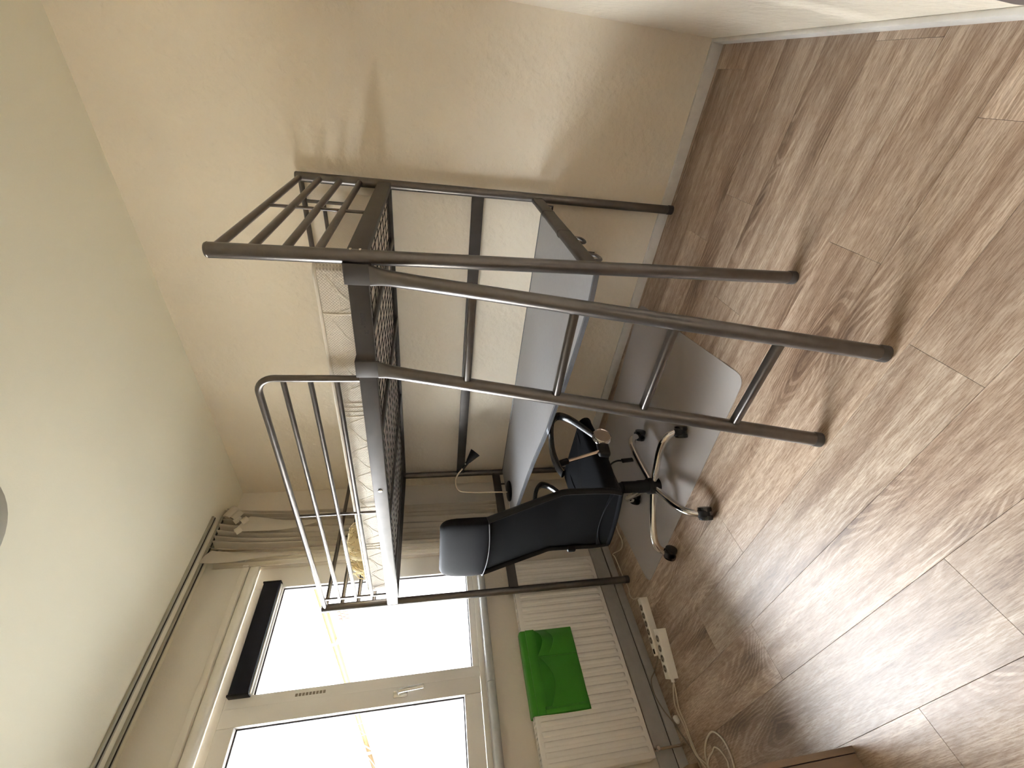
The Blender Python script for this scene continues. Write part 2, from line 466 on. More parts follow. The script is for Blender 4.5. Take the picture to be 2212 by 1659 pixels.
for (x0, x1, z0, z1), par in zip(GX, (win, sash)):
    b = MB()
    b.box(x0, x0 + 0.006, 0.050, 0.060, z0, z1); b.box(x1 - 0.006, x1, 0.050, 0.060, z0, z1)
    b.box(x0, x1, 0.050, 0.060, z0, z0 + 0.006); b.box(x0, x1, 0.050, 0.060, z1 - 0.006, z1)
    b.build('gasket', 'gasket', par, smooth=False)
    MB().box(x0, x1, 0.058, 0.064, z0, z1).build('pane', 'clear_glass', par, smooth=False)
h = MB().box(-1.404, -1.372, 0.006, 0.016, 1.395, 1.470, 0.005).build('handle', 'bright_bolt', sash)
MB().tube(smooth_path([(-1.388, 0.010, 1.440), (-1.388, -0.030, 1.440), (-1.387, -0.038, 1.428), (-1.384, -0.038, 1.380), (-1.380, -0.036, 1.312)], 5), 0.009, 10, flat=(0.009, 0.011)).build('lever', 'bright_bolt', h)
v = MB()
for k in range(9):
    v.box(-1.329 - 0.001, -1.329 + 0.012, 0.0285, 0.0305, 1.820 + k * 0.017, 1.820 + k * 0.017 + 0.012)
v.build('vent_slots', 'cord_grey', win, smooth=False)
# right-hand jamb casing with its rounded edge
c = MB().box(-0.600, -0.548, -0.045, 0.0, 0.955, 2.345, 0.012, 3)
c.build('side_casing', 'window_casing', win)
# rounded sill in two lengths
sl = MB().tube([(-2.44, -0.036, 0.950), (-1.405, -0.036, 0.950)], 0.022, 16); sl.box(-2.44, -1.405, -0.036, 0.030, 0.945, 0.972)
sill = sl.build('trim_2', 'sill_grey'); struct(sill, 'grey rounded window sill nosing above the radiator')
sl = MB().tube([(-1.402, -0.036, 0.950), (-0.55, -0.036, 0.950)], 0.022, 16); sl.box(-1.402, -0.55, -0.036, 0.030, 0.945, 0.972)
sl.build('nosing', 'sill_grey', sill)

# dark folded-up blind cassette over the fixed pane
bl = thing('blind_cassette', 'dark navy rolled-up blind cassette across the top of the fixed pane', 'blind', (-1.0, 0.01, 2.18))
MB().box(-1.300, -0.712, -0.012, 0.032, 2.190, 2.286, 0.006).build('housing', 'blind_navy', bl)
MB().box(-0.716, -0.706, -0.014, 0.034, 2.186, 2.290, 0.003).build('end_cap', 'black_plastic', bl)
MB().box(-1.306, -1.296, -0.014, 0.034, 2.186, 2.290, 0.003).build('end_cap', 'black_plastic', bl)
MB().box(-1.296, -0.718, 0.006, 0.020, 2.183, 2.191, 0.002).build('bottom_bar', 'window_pvc', bl)

# ------------------------------------------------------------------ curtain tracks and curtain
for nm, y0, y1, xe, lab in (('curtain_track', -0.246, -0.204, -0.375, 'grey ceiling curtain track farther from the window'),
                            ('curtain_track', -0.146, -0.110, -0.31, 'grey ceiling curtain track nearer the window')):
    t = thing(nm, lab, 'curtain track', (-2.0, (y0 + y1) / 2, HC), 'ceiling curtain tracks')
    b = MB(); b.box(XL, xe, y0, y1, HC - 0.012, HC, 0.002)
    b.build('rail', 'track_metal', t)
    MB().box(XL, xe + 0.001, (y0 + y1) / 2 - 0.005, (y0 + y1) / 2 + 0.005, HC - 0.0135, HC - 0.011).build('slot', 'dark_joint', t, smooth=False)

cur = thing('curtain', 'beige curtain bunched in folds in the corner beside the window', 'curtain', (-0.45, -0.09, 0.78))
def pleats(x0, x1, zt, zb, yc, amp, n, seed, zb2=None, drift=0.02, top=0.0):
    rr = random.Random(seed)
    wds = [rr.uniform(0.6, 1.5) for _ in range(2 * n)]; tot = sum(wds); cum = [0.0]
    for w_ in wds: cum.append(cum[-1] + w_ / tot)
    dep = [rr.uniform(0.55, 1.0) * (1 if k % 2 else -1) for k in range(2 * n + 1)]
    ph_ = [rr.uniform(0, 6.28) for _ in range(2 * n + 1)]
    def f(u, v):
        k = 0
        while k < 2 * n - 1 and u > cum[k + 1]: k += 1
        t = (u - cum[k]) / (cum[k + 1] - cum[k]); t = t * t * (3 - 2 * t)
        def d(k): return dep[k] * (1 + 0.25 * math.sin(4 * v + ph_[k]))
        z = zt + ((zb if zb2 is None else zb + (zb2 - zb) * u) - zt) * v
        y = yc + amp * (1.0 - 0.45 * min(1, v * 1.6)) * (d(k) * (1 - t) + d(k + 1) * t) * (1 + top * math.exp(-14 * v)) - 0.05 * top * math.exp(-10 * v)
        x = x0 + (x1 - x0) * u + drift * math.sin(3.2 * v + ph_[k] * 0.15 + 2 * u) * math.sin(PI * u)
        return Vector((x, y, z))
    return f
MB().sheet(pleats(-0.255, -0.545, 2.608, 0.78, -0.078, 0.026, 8, 4, 0.86, 0.018, 0.9), 240, 50).build('folds', 'curtain_beige', cur, ang=75)
MB().sheet(pleats(-0.535, -0.640, 2.585, 0.84, -0.070, 0.016, 4, 9, None, 0.008), 70, 40).build('front_edge', 'sheer_white', cur, ang=75)
# stiff heading tape flopping over in folded tabs at the top
tabs = [((-0.285, -0.165, 2.600), 0.085, 0.075, 0.5), ((-0.350, -0.170, 2.525), 0.050, 0.045, 0.75), ((-0.365, -0.190, 2.475), 0.060, 0.040, 0.8), ((-0.425, -0.175, 2.495), 0.065, 0.035, 0.85), ((-0.315, -0.175, 2.550), 0.070, 0.060, 0.6)]
for p, ln, wd, an in tabs:
    p = Vector(p); d = Vector((-math.sin(an), -0.25, -math.cos(an))).normalized(); e = Vector((-math.cos(an), 0.1, math.sin(an))).normalized()
    def ff(u, v, p=p, d=d, e=e, ln=ln, wd=wd):
        return p + d * ln * u + e * wd * (v - 0.5) + Vector((0, -0.020 * math.sin(PI * u), 0))
    MB().sheet(ff, 8, 3, 0.008).build('heading_tab', 'curtain_beige', cur)
# a loose fold swagging down from the tabs, and the end of the heading hanging beside the track
def taper(p, q, w0, w1, bow, seed):
    p, q = Vector(p), Vector(q)
    def f(u, v):
        c = p.lerp(q, u); w_ = w0 * (1 - u) ** 0.8 + w1 * u
        return c + Vector((-w_ * (v - 0.5) * 0.9 - bow * math.sin(PI * u), -0.012 * math.sin(PI * v) * (1 - u) - 0.010 * math.sin(2 * PI * u + seed), w_ * (v - 0.5) * 0.5))
    return f
MB().sheet(taper((-0.395, -0.165, 2.470), (-0.360, -0.118, 1.98), 0.125, 0.010, 0.015, 1), 20, 8, 0.003).build('turned_fold', 'curtain_beige', cur, ang=75)
MB().sheet(taper((-0.600, -0.150, 2.610), (-0.585, -0.095, 2.14), 0.085, 0.006, 0.004, 3), 20, 8, 0.003).build('heading_flap', 'curtain_beige', cur, ang=75)

# ------------------------------------------------------------------ radiator
rad = thing('radiator', 'white ribbed panel radiator below the window', 'radiator', (-1.3, -0.05, 0.19))
RX0, RX1, RZ0, RZ1 = -1.835, -0.766, 0.190, 0.757
MB().box(RX0, RX1, -0.104, -0.088, RZ0, RZ1, 0.006, 3).build('front_panel', 'radiator_white', rad)
MB().box(RX0 + 0.004, RX1 - 0.004, -0.044, -0.030, RZ0, RZ1, 0.005).build('rear_panel', 'radiator_white', rad)
MB().box(RX0, RX0 + 0.004, -0.096, -0.036, RZ0 + 0.01, RZ1, 0.001).build('side_cover', 'radiator_white', rad)
MB().box(RX1 - 0.004, RX1, -0.096, -0.036, RZ0 + 0.01, RZ1, 0.001).build('side_cover', 'radiator_white', rad)
gt = MB()
for k in range(52):
    x = RX0 + 0.012 + k * 0.0205
    gt.box(x, x + 0.009, -0.088, -0.044, RZ1 - 0.006, RZ1 - 0.001)
gt.build('top_grille', 'radiator_white', rad, smooth=False)
def rib_mesh():
    b = MB(); rings = []
    for z, k in ((0.214, 0.0), (0.222, 0.7), (0.232, 1.0), (0.716, 1.0), (0.726, 0.7), (0.734, 0.0)):
        ring = []
        for j in range(9):
            s = -1 + 2 * j / 8
            ring.append(Vector((s * 0.0125, -0.1035 - 0.0075 * k * (1 - s * s) ** 0.5 if abs(s) < 1 else -0.1035, z)))
        ring += [Vector((0.0125, -0.100, z)), Vector((-0.0125, -0.100, z))]
        rings.append(ring)
    b.loft(rings)
    return b
rib0 = rib_mesh().build('rib', 'radiator_white', rad, ang=60)
x = RX1 - 0.030; k = 0
while x > RX0 + 0.02:
    o = rib0 if k == 0 else rib0.copy()
    if k: COL.objects.link(o)
    o.location.x = x
    x -= 0.0401; k += 1
for z in (0.205, 0.222):
    MB().lathe([(0.008, 0), (0.008, 0.012), (0.005, 0.014)], (RX1, -0.062, z), (1, 0, 0), 12).build('bleed_plug', 'radiator_white', rad)
vl = MB().tube([(-1.80, -0.066, 0.192), (-1.80, -0.066, 0.150)], 0.009, 10).build('valve', 'chrome', rad)
MB().tube(smooth_path([(-1.80, -0.066, 0.155), (-1.80, -0.066, 0.10), (-1.80, -0.066, 0.0)], 4), 0.0065, 10).build('pipe', 'chrome', vl)
MB().lathe([(0.012, 0), (0.013, 0.01), (0.009, 0.016)], (-1.80, -0.080, 0.160), (0, -1, 0), 12).build('nut', 'chrome', vl)
MB().tube([(-1.835, -0.062, 0.70), (-1.850, -0.062, 0.70)], 0.008, 10).build('vent_screw', 'radiator_white', rad)

# green pocket organiser hung over the radiator
org = thing('pocket_organizer', 'bright green felt pocket organiser hung over the white radiator', 'organizer', (-1.4, -0.115, 0.46))
def over(u, v):        # over the top of the radiator and down the front
    x = -1.205 - 0.400 * u
    path = [(-0.040, 0.700), (-0.040, 0.762), (-0.055, 0.771), (-0.100, 0.771), (-0.1145, 0.764), (-0.1165, 0.740), (-0.1165, 0.600), (-0.1175, 0.462)]
    k = v * (len(path) - 1); i = min(int(k), len(path) - 2); t = k - i
    y = path[i][0] * (1 - t) + path[i + 1][0] * t; z = path[i][1] * (1 - t) + path[i + 1][1] * t
    return Vector((x + 0.004 * math.sin(9 * z), y - 0.0015 * math.sin(17 * u + 9 * z), z - 0.004 * u * (v > 0.3)))
MB().sheet(over, 24, 28, 0.003).build('backing', 'green_felt', org, ang=60)
MB().box(-1.606, -1.204, -0.1275, -0.1185, 0.688, 0.740, 0.002).build('top_band', 'green_felt', org)
def pocket(xa, xb, zt, zb, bulge, sag, name='pocket'):
    def f(u, v):
        x = xa + (xb - xa) * u; s = math.sin(PI * u)
        z = zt + (zb - zt) * v - sag * s * (1 - v)
        return Vector((x, -0.1215 - (0.004 + bulge * s * (1 - v) ** 0.7), z))
    return MB().sheet(f, 16, 12, 0.0028).build(name, 'green_felt', org, ang=60)
pocket(-1.210, -1.342, 0.690, 0.575, 0.055, 0.030)
pocket(-1.210, -1.342, 0.630, 0.466, 0.042, 0.036)
pocket(-1.350, -1.600, 0.680, 0.466, 0.040, 0.050)
MB().box(-1.3485, -1.3435, -0.1275, -0.1185, 0.466, 0.690, 0.001).build('seam', 'green_felt', org)
MB().sheet(lambda u, v: Vector((-1.575 - 0.030 * v, -0.128 - 0.010 * math.sin(PI * v), 0.700 - 0.23 * u)), 10, 4, 0.003).build('side_fold', 'green_felt', org)

# ------------------------------------------------------------------ loft bed
xF, xR, yN, yW = -0.981, -0.036, -2.210, -0.160
HP = 1.872
bed = thing('loft_bed', 'silver-grey tubular steel loft bed standing along the cream wall', 'bed', ((xF + xR) / 2, (yN + yW) / 2, 0))
posts = [((xF - 0.001, yN - 0.013, 0), (xF - 0.006, yN + 0.004, HP)), ((xR, yN, 0), (xR, yN, HP)), ((xF + 0.010, yW + 0.022, 0), (xF, yW, HP)), ((xR, yW, 0), (xR, yW, HP))]
for a, b in posts:
    a, b = Vector(a), Vector(b)
    po = MB().tube([a + (b - a) * 0.012, b], 0.0215, 20).build('post', 'gunmetal', bed)
    MB().lathe([(0.0205, 0), (0.0232, 0.002), (0.0232, 0.026), (0.0215, 0.030)], a, (0, 0, 1), 20).build('foot_cap', 'gunmetal_flat', po)
    MB().lathe([(0.0215, -0.002), (0.0222, 0.0), (0.020, 0.005), (0.010, 0.008)], b, (0, 0, 1), 20).build('end_cap', 'gunmetal', po)
LV = [1.857, 1.772, 1.685, 1.598]
for y in (yN, yW):
    for z in LV:
        MB().tube([(xF + 0.010, y, z), (xR - 0.010, y, z)], 0.0118, 14).build('end_bar', 'gunmetal', bed)
    MB().tube([(-0.527, y, 1.857), (-0.527, y, 1.515)], 0.0058, 10).build('spindle', 'gunmetal', bed)
    MB().box(xF + 0.012, xR - 0.012, y - 0.013, y + 0.013, 1.460, 1.518, 0.003).build('end_rail', 'gunmetal_flat', bed)
fr_ = MB().box(-1.000, -0.970, yN + 0.015, yW - 0.004, 1.460, 1.520, 0.004).build('side_rail', 'gunmetal_flat', bed)
MB().box(-0.052, -0.022, yN + 0.015, yW - 0.015, 1.460, 1.520, 0.004).build('side_rail', 'gunmetal_flat', bed)
for y in (-1.182,):
    bo = MB().lathe([(0.0095, 0), (0.0095, 0.003), (0.006, 0.005)], (-1.000, y, 1.490), (-1, 0, 0), 14).build('bolt', 'bright_bolt', fr_)
for z in (1.503, 1.476):
    MB().lathe([(0.005, 0), (0.004, 0.003)], (xF - 0.003, yN - 0.020, z), (0, -1, 0), 10).build('rivet', 'bright_bolt', bed)
# maker's stamp printed on the side rail: lines of tiny print and a mark
st = MB()
rs = random.Random(5)
for row in range(4):
    y = -2.036
    z = 1.4925 - row * 0.0040
    while y < (-1.994 if row < 3 else -2.008):
        wd = rs.uniform(0.002, 0.0055)
        st.box(-1.0006, -0.9995, y, y + wd, z - 0.0026, z); y += wd + 0.0012
st.box(-1.0006, -0.9995, -1.990, -1.984, 1.4805, 1.4850)
for a, b in (((-1.974, 1.474), (-1.962, 1.474)), ((-1.962, 1.474), (-1.966, 1.479)), ((-1.966, 1.479), (-1.961, 1.484)), ((-1.961, 1.484), (-1.974, 1.484))):
    st.bar((-1.0002, a[0], a[1]), (-1.0002, b[0], b[1]), 0.0022, 0.0008, (1, 0, 0))
st.build('printed_stamp', 'print_ink', fr_, smooth=False)
# front guard rail
def arc_guard(x, ya, yb, sgn):
    r = 0.060; z1 = 1.857
    pts = [(x, ya, 1.515), (x, ya, z1 - r)]
    for k in range(1, 9):
        a = PI / 2 * k / 8
        pts.append((x, ya + sgn * r * (1 - math.cos(a)), z1 - r + r * math.sin(a)))
    pts.append((x, yb, z1))
    return pts
MB().tube(arc_guard(xF, -1.768, yW, 1), 0.0122, 14).build('guard_rail', 'gunmetal', bed)
for z in LV[1:]:
    MB().tube([(xF, -1.765, z), (xF, -0.256, z)], 0.0092, 12).build('guard_bar', 'gunmetal', bed)
MB().box(xF - 0.005, xF + 0.005, -0.264, -0.250, 1.515, 1.852, 0.001).build('guard_upright', 'gunmetal', bed)
MB().tube([(xF, -1.010, 1.857), (xF, -1.010, 1.515)], 0.0058, 10).build('guard_upright', 'gunmetal', bed)
# rear guard rail, the same frame turned round
MB().tube(arc_guard(xR, -0.602, yN, -1), 0.0122, 14).build('guard_rail', 'gunmetal', bed)
for z in LV[1:]:
    MB().tube([(xR, -0.605, z), (xR, -2.107, z)], 0.0092, 12).build('guard_bar', 'gunmetal', bed)
MB().box(xR - 0.005, xR + 0.005, -2.114, -2.100, 1.515, 1.852, 0.001).build('guard_upright', 'gunmetal', bed)
MB().tube([(xR, -1.36, 1.857), (xR, -1.36, 1.515)], 0.0058, 10).build('guard_upright', 'gunmetal', bed)
# wire mesh base and its cross bars
mesh = MB()
def wire(p, q):
    mesh.bar(p, q, 0.0026, 0.0026)
X0, X1, Y0, Y1, ZM = -0.968, -0.054, yN + 0.02, yW - 0.02, 1.4745
k = 0
while Y0 + 0.05 * k < Y1:
    wire((X0, Y0 + 0.05 * k, ZM + 0.0013), (X1, Y0 + 0.05 * k, ZM + 0.0013)); k += 1
k = 0
while X0 + 0.10 * k < X1:
    wire((X0 + 0.10 * k, Y0, ZM - 0.0013), (X0 + 0.10 * k, Y1, ZM - 0.0013)); k += 1
mesh.build('wire_mesh', 'black_wire', bed, smooth=False)['kind'] = 'stuff'
for y in (-1.95, -1.50, -0.95, -0.45):
    MB().box(xF + 0.012, xR - 0.012, y - 0.016, y + 0.016, 1.461, 1.471, 0.002).build('cross_bar', 'gunmetal_flat', bed)
# stretchers that brace the posts and carry the desk
MB().box(-0.046, -0.026, yN + 0.015, yW - 0.015, 1.019, 1.078, 0.004).build('back_stretcher', 'gunmetal_flat', bed)
MB().box(xF + 0.012, xR - 0.012, yW - 0.012, yW + 0.012, 0.742, 0.799, 0.004).build('end_stretcher', 'gunmetal_flat', bed)
ds = MB().bar((xR - 0.040, yN, 0.760), (xF + 0.020, yN, 0.757), 0.026, 0.056, bev=0.010, seg=4).build('desk_support', 'gunmetal_flat', bed)
for xx in (-0.105, -0.330, -0.610):
    MB().bar((xx, yN, 0.7595), (xx - 0.006, yN, 0.7595), 0.0285, 0.0585, bev=0.011, seg=4).build('collar_joint', 'black_wire', ds)
for xx, zz in ((-0.70, 0.724), (-0.88, 0.722)):
    MB().tube(smooth_path([(xx + 0.03, yN - 0.005, zz + 0.012), (xx + 0.02, yN - 0.006, zz - 0.012), (xx - 0.02, yN - 0.006, zz - 0.016), (xx - 0.03, yN - 0.005, zz + 0.010)], 4), 0.006, 8).build('latch', 'gunmetal_flat', ds)

# ------------------------------------------------------------------ ladder hooked on the side rail
lad = thing('ladder', 'slanted grey steel ladder hooked on the front rail of the loft bed', 'ladder', (-1.404, -2.0, 0))
def lad_rail(yf, yt, nm='ladder_rail'):
    foot = Vector((-1.405, yf, 0.0)); top = Vector((-1.030, yt, 1.385))
    rings = []
    def ring(c, ay, bx, ex, ax=Vector((0.26, 0, 0.966))):
        side = Vector((0, 1, 0)); nrm = side.cross(ax).normalized(); out = []
        for k in range(20):
            a = 2 * PI * k / 20; ca, sa = math.cos(a), math.sin(a)
            out.append(c + side * (ay * math.copysign(abs(ca) ** ex, ca)) + nrm * (bx * math.copysign(abs(sa) ** ex, sa)))
        return out
    for t in (0.008, 0.3, 0.6, 0.85, 0.95): rings.append(ring(foot + (top - foot) * t, 0.0225, 0.0225, 1.0))
    rings.append(ring(Vector((-1.026, yt, 1.395)), 0.0235, 0.020, 0.9))
    rings.append(ring(Vector((-1.017, yt, 1.425)), 0.027, 0.014, 0.7, Vector((0.15, 0, 1))))
    rings.append(ring(Vector((-1.011, yt, 1.452)), 0.0325, 0.0075, 0.4, Vector((0.05, 0, 1))))
    o = MB().loft(rings).build(nm, 'gunmetal', lad, ang=50)
    h = MB()
    h.box(-1.011, -1.003, yt - 0.033, yt + 0.033, 1.446, 1.524, 0.002)
    h.box(-1.011, -0.962, yt - 0.033, yt + 0.033, 1.5205, 1.5265, 0.002)
    h.box(-0.968, -0.962, yt - 0.033, yt + 0.033, 1.490, 1.5265, 0.002)
    h.build('hook', 'gunmetal_flat', o)
    MB().lathe([(0.021, 0), (0.0245, 0.002), (0.0245, 0.022), (0.023, 0.026)], foot, (0.26, 0, 0.966), 20).build('foot_cap', 'gunmetal_flat', o)
lad_rail(-2.171, -2.165); lad_rail(-1.831, -1.827)
for z in (1.156, 0.863, 0.580, 0.286):
    xx = -1.405 + 0.375 * z / 1.385
    MB().bar((xx, -2.155, z), (xx, -1.845, z), 0.030, 0.024, bev=0.008, seg=3).build('rung', 'gunmetal', lad)

# ------------------------------------------------------------------ desk top hung in the bed frame
desk = thing('desk', 'grey wavy-edged desk top fixed under the loft bed', 'desk', (-0.4, -1.2, 0.70))
front = smooth_path([(-0.905, -2.165, 0), (-0.915, -2.05, 0), (-0.900, -1.90, 0), (-0.862, -1.66, 0), (-0.815, -1.482, 0), (-0.776, -1.290, 0), (-0.697, -1.024, 0), (-0.630, -0.752, 0), (-0.565, -0.438, 0), (-0.540, -0.20, 0)], 5)
poly = [(-0.062, -2.165)] + [(p.x, p.y) for p in front] + [(-0.062, -0.20)]
MB().prism(poly, 0.702, 0.722).build('tabletop', 'desk_grey', desk)
eb = MB(); rings = []
for i, p in enumerate(front):
    q = front[min(i + 1, len(front) - 1)]; o = front[max(i - 1, 0)]
    d = (q - o).normalized(); n = Vector((d.y, -d.x, 0))
    if n.x > 0: n = -n
    rings.append([Vector((p.x, p.y, 0.7015)), Vector((p.x, p.y, 0.7225)) , Vector((p.x, p.y, 0.7225)) + n * 0.004, Vector((p.x, p.y, 0.7205)) + n * 0.007, Vector((p.x, p.y, 0.7035)) + n * 0.007, Vector((p.x, p.y, 0.7015)) + n * 0.004])
eb.loft(rings).build('edge_strip', 'desk_edge', desk)
MB().box(-0.062, -0.052, -2.165, -0.20, 0.700, 0.724, 0.001).build('rear_edge', 'desk_edge', desk)
for y in (-2.165, -0.206):
    MB().box(-0.86 if y < -1 else -0.50, -0.07, y - 0.006, y + 0.012, 0.690, 0.703, 0.001).build('hanger', 'gunmetal_flat', desk)
for xx in (-0.16, -0.46):
    MB().tube([(xx, -0.192, 0.695), (xx, -0.166, 0.695), (xx, -0.166, 0.745)], 0.006, 8).build('bracket', 'gunmetal_flat', desk)
for xx in (-0.16, -0.80):
    MB().tube([(xx, -2.165, 0.698), (xx, -2.205, 0.698), (xx, -2.205, 0.735)], 0.006, 8).build('bracket', 'gunmetal_flat', desk)

# ------------------------------------------------------------------ mattress
mtr = thing('mattress', 'cream quilted mattress lying on the loft bed', 'mattress', (-0.51, -1.2, 1.476))
MX0, MX1, MY0, MY1, MZ0, MZ1 = -0.953, -0.068, -2.165, -0.232, 1.479, 1.630
MB().box(MX0, MX1, MY0, MY1, MZ0, MZ1, 0.020, 4).build('body', 'quilted_ticking', mtr)
def loop_rect(z, off=0.0):
    r = 0.03; pts = []
    for cx, cy, a0 in ((MX1 - r, MY1 - r, 0), (MX0 + r, MY1 - r, 90), (MX0 + r, MY0 + r, 180), (MX1 - r, MY0 + r, 270)):
        for k in range(6):
            a = math.radians(a0 + 18 * k); pts.append((cx + r * math.cos(a), cy + r * math.sin(a), z))
    pts.append(pts[0]); return pts
MB().tube(loop_rect(MZ1 - 0.010), 0.0058, 8, caps=False).build('piping', 'quilt_thread', mtr)
MB().tube(loop_rect(MZ0 + 0.012), 0.0058, 8, caps=False).build('piping', 'quilt_thread', mtr)
q = MB()
zc, am = 1.556, 0.034
ys = [MY0 + 0.03 + k * (MY1 - MY0 - 0.06) / 300 for k in range(301)]
for phs in (0.0,):
    q.tube([(MX0 - 0.0004, y, zc + am * math.sin(2 * PI * (y + 2.165) / 0.155 + 0.6 * math.sin(2 * PI * y / 0.155))) for y in ys], 0.0017, 6)
q.tube([(MX0 - 0.0004, y, zc + 0.030 + 0.028 * math.sin(2 * PI * (y + 2.165) / 0.31 + 2.2)) for y in ys], 0.0014, 6)
q.build('quilting', 'quilt_thread', mtr)
for yy, n in ((-2.010, 1), (-1.640, 4), (-1.015, 1), (-0.720, 3)):
    for k in range(n):
        y = yy + 0.022 * k
        MB().tube([(MX0 - 0.0006, y + 0.006 * math.sin(2.5 * t), MZ0 + 0.02 + (MZ1 - MZ0 - 0.035) * t) for t in [j / 10 for j in range(11)]], 0.0026, 6).build('side_seam', 'quilt_thread', mtr)

# cream fringed throw lying crumpled on the mattress
thr = thing('fringed_throw', 'crumpled cream throw with curly fringe on the mattress by the window', 'throw', (-0.70, -0.42, 1.63))
def lump(u, v):
    a = 2 * PI * u; b = PI / 2 * v
    r = math.cos(b) ** 0.7
    n = 1 + 0.12 * math.sin(3 * a + 1) + 0.08 * math.sin(7 * a + 5 * v)
    return Vector((-0.735 + 0.165 * r * n * math.cos(a), -0.400 + 0.115 * r * n * math.sin(a), 1.6305 + 0.118 * math.sin(b) * (1 + 0.12 * math.sin(5 * a) * r)))
MB().sheet(lump, 48, 14).build('cloth', 'fringe_cream', thr, ang=70)
rf = random.Random(11)
fb = MB()
for k in range(70):
    a = rf.uniform(PI * 0.75, PI * 1.85); v0 = rf.uniform(0.05, 0.75)
    p = lump(a / (2 * PI), v0); pts = [p]
    d = Vector((math.cos(a), math.sin(a), 0.4)).normalized()
    wv = rf.uniform(0, 6.28)
    for j in range(1, 9):
        q_ = p + d * 0.0055 * j + Vector((0.010 * math.sin(j * 1.1 + wv), 0.010 * math.cos(j * 0.9 + wv), -0.0009 * j * j + 0.005 * math.sin(j + wv)))
        q_.z = max(q_.z, 1.634); pts.append(q_)
    fb.tube(pts, 0.0024, 5)
fb.build('fringe', 'fringe_cream', thr)['kind'] = 'stuff'

# ------------------------------------------------------------------ office chair
CX, CY = -0.909, -1.004
ch = thing('office_chair', 'black mesh-back office chair with chrome star base at the desk', 'chair', (CX, CY, 0))
def rbox_loft(x0, x1, y0, y1, zf, th):  # cushion: superellipse rings stacked
    b = MB(); rings = []
    for k in range(9):
        t = k / 8; z = th * t
        s = 1 - 0.10 * (abs(2 * t - 1) ** 2.5)
        ring = []
        for j in range(40):
            a = 2 * PI * j / 40; ca, sa = math.cos(a), math.sin(a)
            x = (x0 + x1) / 2 + (x1 - x0) / 2 * s * math.copysign(abs(ca) ** 0.42, ca)
            y = (y0 + y1) / 2 + (y1 - y0) / 2 * s * math.copysign(abs(sa) ** 0.42, sa)
            ring.append(Vector((x, y, zf(x, y) + z)))
        rings.append(ring)
    return b.loft(rings)
def seat_z(x, y):
    t = (x - (-1.08)) / 0.54
    z = 0.405 - 0.010 * math.sin(PI * max(0, min(1, t))) + 0.008 * ((y - CY) / 0.22) ** 2
    if t > 0.78: z -= 0.055 * ((t - 0.78) / 0.22) ** 2
    return z
seat = rbox_loft(-1.085, -0.535, CY - 0.232, CY + 0.232, seat_z, 0.082).build('seat', 'seat_fabric', ch, ang=60)
sp = MB()
for yy in (CY - 0.13, CY + 0.13):
    sp.tube(smooth_path([(-1.04, yy, 0.482), (-0.90, yy + 0.02 * (1 if yy < CY else -1), 0.479), (-0.75, yy, 0.481), (-0.62, yy, 0.470)], 5), 0.0022, 6)
sp.tube(smooth_path([(-1.00, CY - 0.13, 0.481), (-0.90, CY - 0.06, 0.481), (-0.86, CY, 0.481), (-0.90, CY + 0.06, 0.481), (-1.00, CY + 0.13, 0.481)], 5), 0.0022, 6)
sp.build('stitching', 'leather_black', seat)
MB().box(-1.03, -0.70, CY - 0.15, CY + 0.15, 0.375, 0.405, 0.012, 3).build('seat_pan', 'black_plastic', ch)
MB().box(-0.99, -0.80, CY - 0.075, CY + 0.075, 0.325, 0.378, 0.012, 3).build('mechanism', 'black_plastic', ch)
PB = smooth_path([(-1.100, 0, 0.415), (-1.096, 0, 0.50), (-1.093, 0, 0.60), (-1.092, 0, 0.665), (-1.095, 0, 0.700), (-1.107, 0, 0.740), (-1.132, 0, 0.825), (-1.166, 0, 0.935), (-1.200, 0, 1.045)], 5)
def back_w(z):
    if z < 0.5: return 0.205 + 0.016 * math.sin((z - 0.415) / 0.085 * PI / 2)
    if z < 0.72: return 0.221
    return 0.221 - 0.019 * (z - 0.72) / 0.325
def back_pt(t, s, dx=0.0):
    k = t * (len(PB) - 1); i = min(int(k), len(PB) - 2); p = PB[i].lerp(PB[i + 1], k - i)
    wv = back_w(p.z)
    return Vector((p.x - 0.018 * (1 - s * s) * (0.6 + 0.4 * math.sin(PI * t)) + dx, CY + s * wv, p.z - 0.045 * (s + 1) / 2 * max(0, 1 - t * 2.2) ** 2))
bk = MB().sheet(lambda u, v: back_pt(v, -1 + 2 * u), 24, 36, 0.004).build('backrest', 'mesh_fabric', ch, ang=70)
for s in (-1, 1):
    MB().tube([back_pt(j / 30, s) for j in range(31)], 0.011, 10, flat=(0.016, 0.010)).build('back_frame', 'black_plastic', bk)
MB().tube([back_pt(0.0, -1 + 2 * j / 20) for j in range(21)], 0.012, 10).build('lower_frame', 'seat_fabric', bk)
MB().tube([back_pt(0.055 + 0.05 * (2 * j / 20 - 1) ** 2 * -1 + 0.05, -0.96 + 1.92 * j / 20, -0.004) for j in range(21)], 0.0028, 6).build('lower_seam', 'leather_black', bk)
lb = MB().sheet(lambda u, v: back_pt(0.02 + 0.085 * v * (1 - 0.3 * (2 * u - 1) ** 2), -0.97 + 1.94 * u, -0.003), 20, 6, 0.004).build('lower_panel', 'seat_fabric', bk, ang=70)
for s in (-1, 1):
    MB().bar((-1.085, CY + s * 0.06, 0.46), (-0.98, CY + s * 0.06, 0.385), 0.035, 0.012, bev=0.003).build('back_bracket', 'black_plastic', ch)
MB().box(-1.118, -1.075, CY + 0.210, CY + 0.236, 0.545, 0.590, 0.008, 3).build('frame_knob', 'black_plastic', bk)
